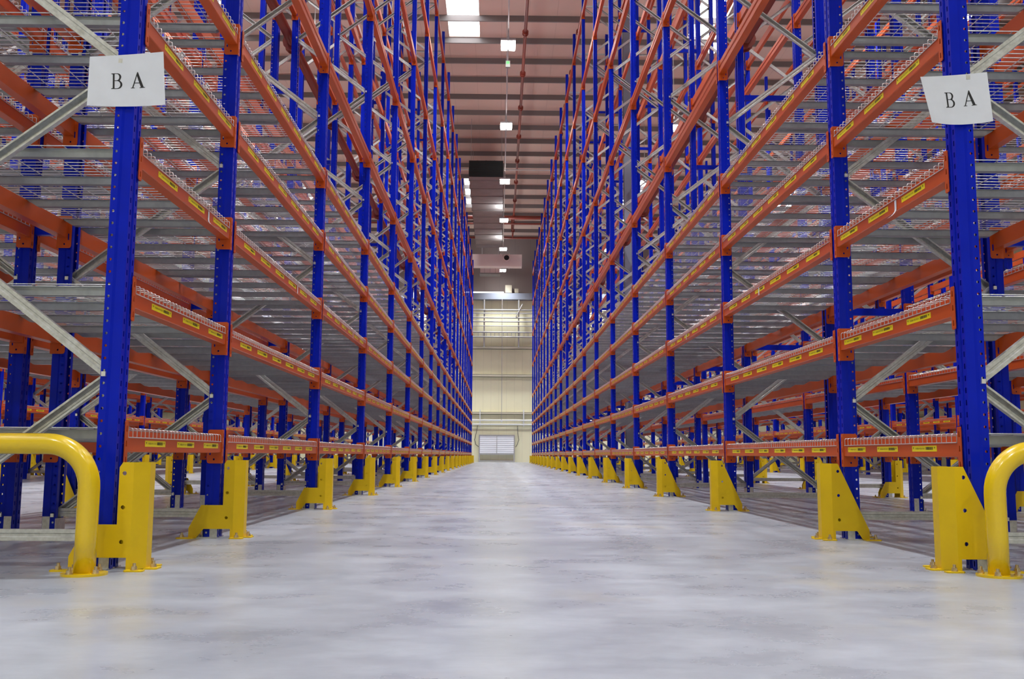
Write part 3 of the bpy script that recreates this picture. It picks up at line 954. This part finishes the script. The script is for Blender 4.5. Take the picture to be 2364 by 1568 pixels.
ip = ng.nodes.new('GeometryNodeInstanceOnPoints')
ng.links.new(gi.outputs[0], ip.inputs['Points']); ng.links.new(oi.outputs['Geometry'], ip.inputs['Instance'])
ng.links.new(ip.outputs[0], go.inputs[0])
md = far_decks.modifiers.new('decks', 'NODES'); md.node_group = ng

# ---------------------------------------------------------------- post guards
def guard_mesh(with_bolts):
    mb = MB()
    t = .004
    holes = [circ(-.052, z, .0085, 10) for z in (.375, .243, .11)]
    W_ = [(-.088, 0), (-.088, .418), (-.045, .418), (-.032, .398), (-.032, .177), (.085, .177), (.148, .055), (.148, 0), (.108, 0), (.068, .05), (-.074, .05), (-.074, 0)]
    mb.plate(W_, holes, .074, .074 + t, M_YELLOW, 'y')
    T_ = [(-.088, 0), (-.088, .418), (-.052, .418), (.112, .055), (.112, 0), (.078, 0), (.045, .05), (-.074, .05), (-.074, 0)]
    mb.plate(T_, holes, -.074 - t, -.074, M_YELLOW, 'y')
    outer = [(-.088, .078), (-.135, .028), (-.135, -.028), (-.088, -.078)]
    inner = [(-.086, -.074), (-.131, -.026), (-.131, .026), (-.086, .074)]
    mb.prism(outer + inner, 0.004, .418, M_YELLOW, 'z')
    # feet
    feet = [((-.178, -.120, -.034, .034), (-.155, 0)), ((-.152, -.078, .078, .118), (-.115, .098)), ((-.152, -.078, -.118, -.078), (-.115, -.098)),
            ((.112, .205, .070, .118), (.178, .094)), ((.080, .165, -.118, -.070), (.138, -.094))]
    for (a, b, c, d), (bx, by) in feet:
        mb.prism([(a, c + .008), (a + .008, c), (b - .008, c), (b, c + .008), (b, d - .008), (b - .008, d), (a + .008, d), (a, d - .008)], 0, .006, M_YELLOW, 'z')
        if with_bolts:
            mb.cyl((bx, by), .011, .006, .017, M_BOLT, 6)
            mb.cyl((bx, by), .006, .016, .026, M_BOLT, 6)
    return mb.mesh('post_guard'), [f[1] for f in feet]
ME_G0, FEET = guard_mesh(False)
ME_G1, _ = guard_mesh(True)
gb = MB(); gb.cyl((0, 0), .0135, 0, .0035, M_BOLT, 12); gb.cyl((0, 0), .0115, .0035, .014, M_BOLT, 6); gb.cyl((0, 0), .0065, .014, .026, M_BOLT, 8); ME_GB = gb.mesh('anchor_bolt')
for R in ROWS:
    for i, Y in enumerate(R['ys']):
        if R['r'] > 3 and i < 2: pass
        rz = 0 if R['d'] > 0 else PI
        det = R['r'] == 0 and i < 6
        o = link('post_guard', ME_G0 if det else ME_G1, None, (R['x'], Y, 0), (0, 0, rz))
        if det:
            for fx, fy in FEET:
                link('anchor_bolt', ME_GB, o, (fx, fy, .006))
        tag(o, 'yellow steel post guard at %s post of %s' % (ORD[i + 1] if i < 20 else 'last', ROW_NAME[R['sd']][R['r']]), 'post guard', 'yellow post guards')

# ---------------------------------------------------------------- end barriers
def barrier(x0, x1, y, ztop, label):
    o = link('hoop_barrier', None, None, (x0, y, 0)); tag(o, label, 'barrier')
    L = x1 - x0; s_ = 1 if L > 0 else -1
    r = .0395; R_ = .165; zc = ztop - r
    pts = [(0, 0, .006), (0, 0, .15), (0, 0, zc - R_)]
    for k in range(1, 13):
        a = k / 12 * PI / 2
        pts.append((s_ * (R_ - R_ * math.cos(a)), 0, zc - R_ + R_ * math.sin(a)))
    pts.append((L / 2, 0, zc))
    for k in range(0, 13):
        a = (1 - k / 12) * PI / 2
        pts.append((L - s_ * (R_ - R_ * math.cos(a)), 0, zc - R_ + R_ * math.sin(a)))
    pts += [(L, 0, .15), (L, 0, .006)]
    mb = MB(); mb.tube(pts, r, M_YELLOW_GLOSS, 28)
    link('hoop_tube', mb.mesh('hoop_tube', True), o)
    fm_ = MB(); fm_.cyl((0, 0), .083, 0, .009, M_YELLOW_GLOSS, 36); fme_ = fm_.mesh('base_flange')
    for x in (0, L):
        f = link('base_flange', fme_, o, (x, 0, 0))
        for k in range(4):
            a = PI / 4 + k * PI / 2 + .25
            link('anchor_bolt', ME_GB, f, (.064 * math.cos(a), .064 * math.sin(a), .009))
barrier(-1.545, -3.61, 3.735, .527, 'glossy yellow hoop barrier before the end of the level-sheet rack')
barrier(1.935, 4.42, 3.80, .521, 'glossy yellow hoop barrier before the end of the tilted-sheet rack')

# ---------------------------------------------------------------- paper signs with printed letters
def arc(cx, cy, rx, ry, a0, a1, n):
    return [(cx + rx * math.cos(math.radians(a0 + (a1 - a0) * i / n)), cy + ry * math.sin(math.radians(a0 + (a1 - a0) * i / n))) for i in range(n + 1)]
def letter_B():
    o = [(0, 0), (.36, 0)] + arc(.36, .275, .30, .275, -90, 60, 14) + arc(.34, .76, .255, .24, -35, 90, 12) + [(0, 1), (0, .965), (.09, .935), (.09, .065), (0, .035)]
    h1 = [(.20, .045)] + arc(.34, .275, .195, .23, -90, 90, 12) + [(.20, .505)]
    h2 = [(.20, .55)] + arc(.32, .755, .155, .205, -90, 90, 12) + [(.20, .96)]
    return o, [h1, h2]
def letter_A():
    o = [(0, 0), (.24, 0), (.24, .03), (.155, .05), (.235, .30), (.52, .30), (.60, .05), (.52, .03), (.52, 0), (.86, 0), (.86, .03), (.775, .05), (.45, 1.0), (.40, 1.0), (.08, .05), (0, .03)]
    h = [(.252, .345), (.378, .76), (.505, .345)]
    return o, [h]
def paper_sign(corners, ytop, curl, letters, size, label, tab):
    """corners: tl, tr, br, bl as (x, z) on the plane y; curl: function (u, v) -> dy; letters at [(char, u, v)]"""
    tl, tr, br, bl = [Vector((c[0], 0, c[1])) for c in corners]
    def S(u, v, off=0.0):
        p = (tl * (1 - u) + tr * u) * (1 - v) + (bl * (1 - u) + br * u) * v
        return (p.x, ytop + curl(u, v) - off, p.z)
    mb = MB(); N = 14
    vs = [S(i / N, j / N) for j in range(N + 1) for i in range(N + 1)]
    vs2 = [S(i / N, j / N, -.0006) for j in range(N + 1) for i in range(N + 1)]
    q = (N + 1) ** 2
    fs = []
    for j in range(N):
        for i in range(N):
            a = j * (N + 1) + i
            fs.append((a, a + N + 1, a + N + 2, a + 1)); fs.append((a + q, a + 1 + q, a + N + 2 + q, a + N + 1 + q))
    mb.add(vs + vs2, fs, M_PAPER)
    o = link('paper_sign', mb.mesh('paper_sign', True)); tag(o, label, 'paper sign', 'paper aisle signs')
    W_ = (tr - tl).length; H_ = (tl - bl).length
    for ch, u0, v0 in letters:
        ol, hs = letter_B() if ch == 'B' else letter_A()
        lb = MB()
        loops = [ol] + hs
        flat = [p for l in loops for p in l]
        tri = geometry.tessellate_polygon([[Vector((a, b, 0)) for a, b in l] for l in loops])
        lb.add([S(u0 + a * size / W_, v0 - b * size / H_, .0006) for a, b in flat], [tuple(t) for t in tri], M_LETTER)
        link('letter', lb.mesh('letter'), o)
k1 = 3.868 / 3.8
def sc(c): return (c[0] * k1, .455 + (c[1] - .455) * k1)
paper_sign([sc((-1.670, 2.052)), sc((-1.375, 2.078)), sc((-1.354, 1.852)), sc((-1.663, 1.840))], 3.886, lambda u, v: -.012 * (u * 2 - 1.2) ** 2 * (.4 + v) - .004,
           [('B', .29, .66), ('A', .545, .655)], .066, 'white paper sign with letters B A, nearly level, on blue post', -1)
k1 = 3.93 / 3.8
paper_sign([sc((1.724, 2.009)), sc((2.004, 2.035)), sc((2.008, 1.818)), sc((1.746, 1.804))], 3.962, lambda u, v: -.03 * (abs(u * 2 - 1.15)) ** 2 * (.3 + v) - .004,
           [('B', .335, .655), ('A', .615, .640)], .066, 'white paper sign with letters B A, tilted and curling, on blue post', 1)

# hanging white tags on beams
def hang_tag(x, y, z, d, curl, label, h=.085):
    mb = MB(); N = 8; w_ = .022
    vs = []
    for j in range(N + 1):
        v = j / N
        zz = z - v * h; xx = x - d * (.0015 + curl * max(0, v - .55) ** 2); yy = y + (.05 * max(0, v - .6) if curl else 0)
        vs += [(xx, yy - w_ / 2, zz), (xx, yy + w_ / 2, zz)]
    mb.add(vs, [(2 * j, 2 * j + 1, 2 * j + 3, 2 * j + 2) for j in range(N)], M_PAPER)
    n = len(vs)
    mb.add([(v[0] + d * .0004, v[1], v[2]) for v in vs], [(2 * j, 2 * j + 2, 2 * j + 3, 2 * j + 1) for j in range(N)], M_PAPER)
    tag(link('hanging_tag', mb.mesh('hanging_tag', True)), label, 'tag', 'white tags on the beams')
hang_tag(XA_L + .004, 4.95, ZB[2] + .055, -1, .25, 'white curled paper tag hanging from short beam of the level-sheet rack')
hang_tag(XA_R - .004, 4.60, ZB[2] + .055, 1, .15, 'white curled paper tag hanging from short beam of the tilted-sheet rack')
for sd, x, yy, lv, lab in ((-1, XA_L + .004, 7.2, 2, 'white flat tag on second bay beam of the level-sheet rack'), (1, XA_R - .004, 7.1, 2, 'white flat tag on second bay beam of the tilted-sheet rack'),
                       (-1, XA_L + .004, 10.0, 2, 'white flat tag on third bay beam of the level-sheet rack'), (1, XA_R - .004, 9.9, 2, 'white flat tag on third bay beam of the tilted-sheet rack')):
    hang_tag(x, yy, ZB[lv] + .06, sd, 0, lab, .06)
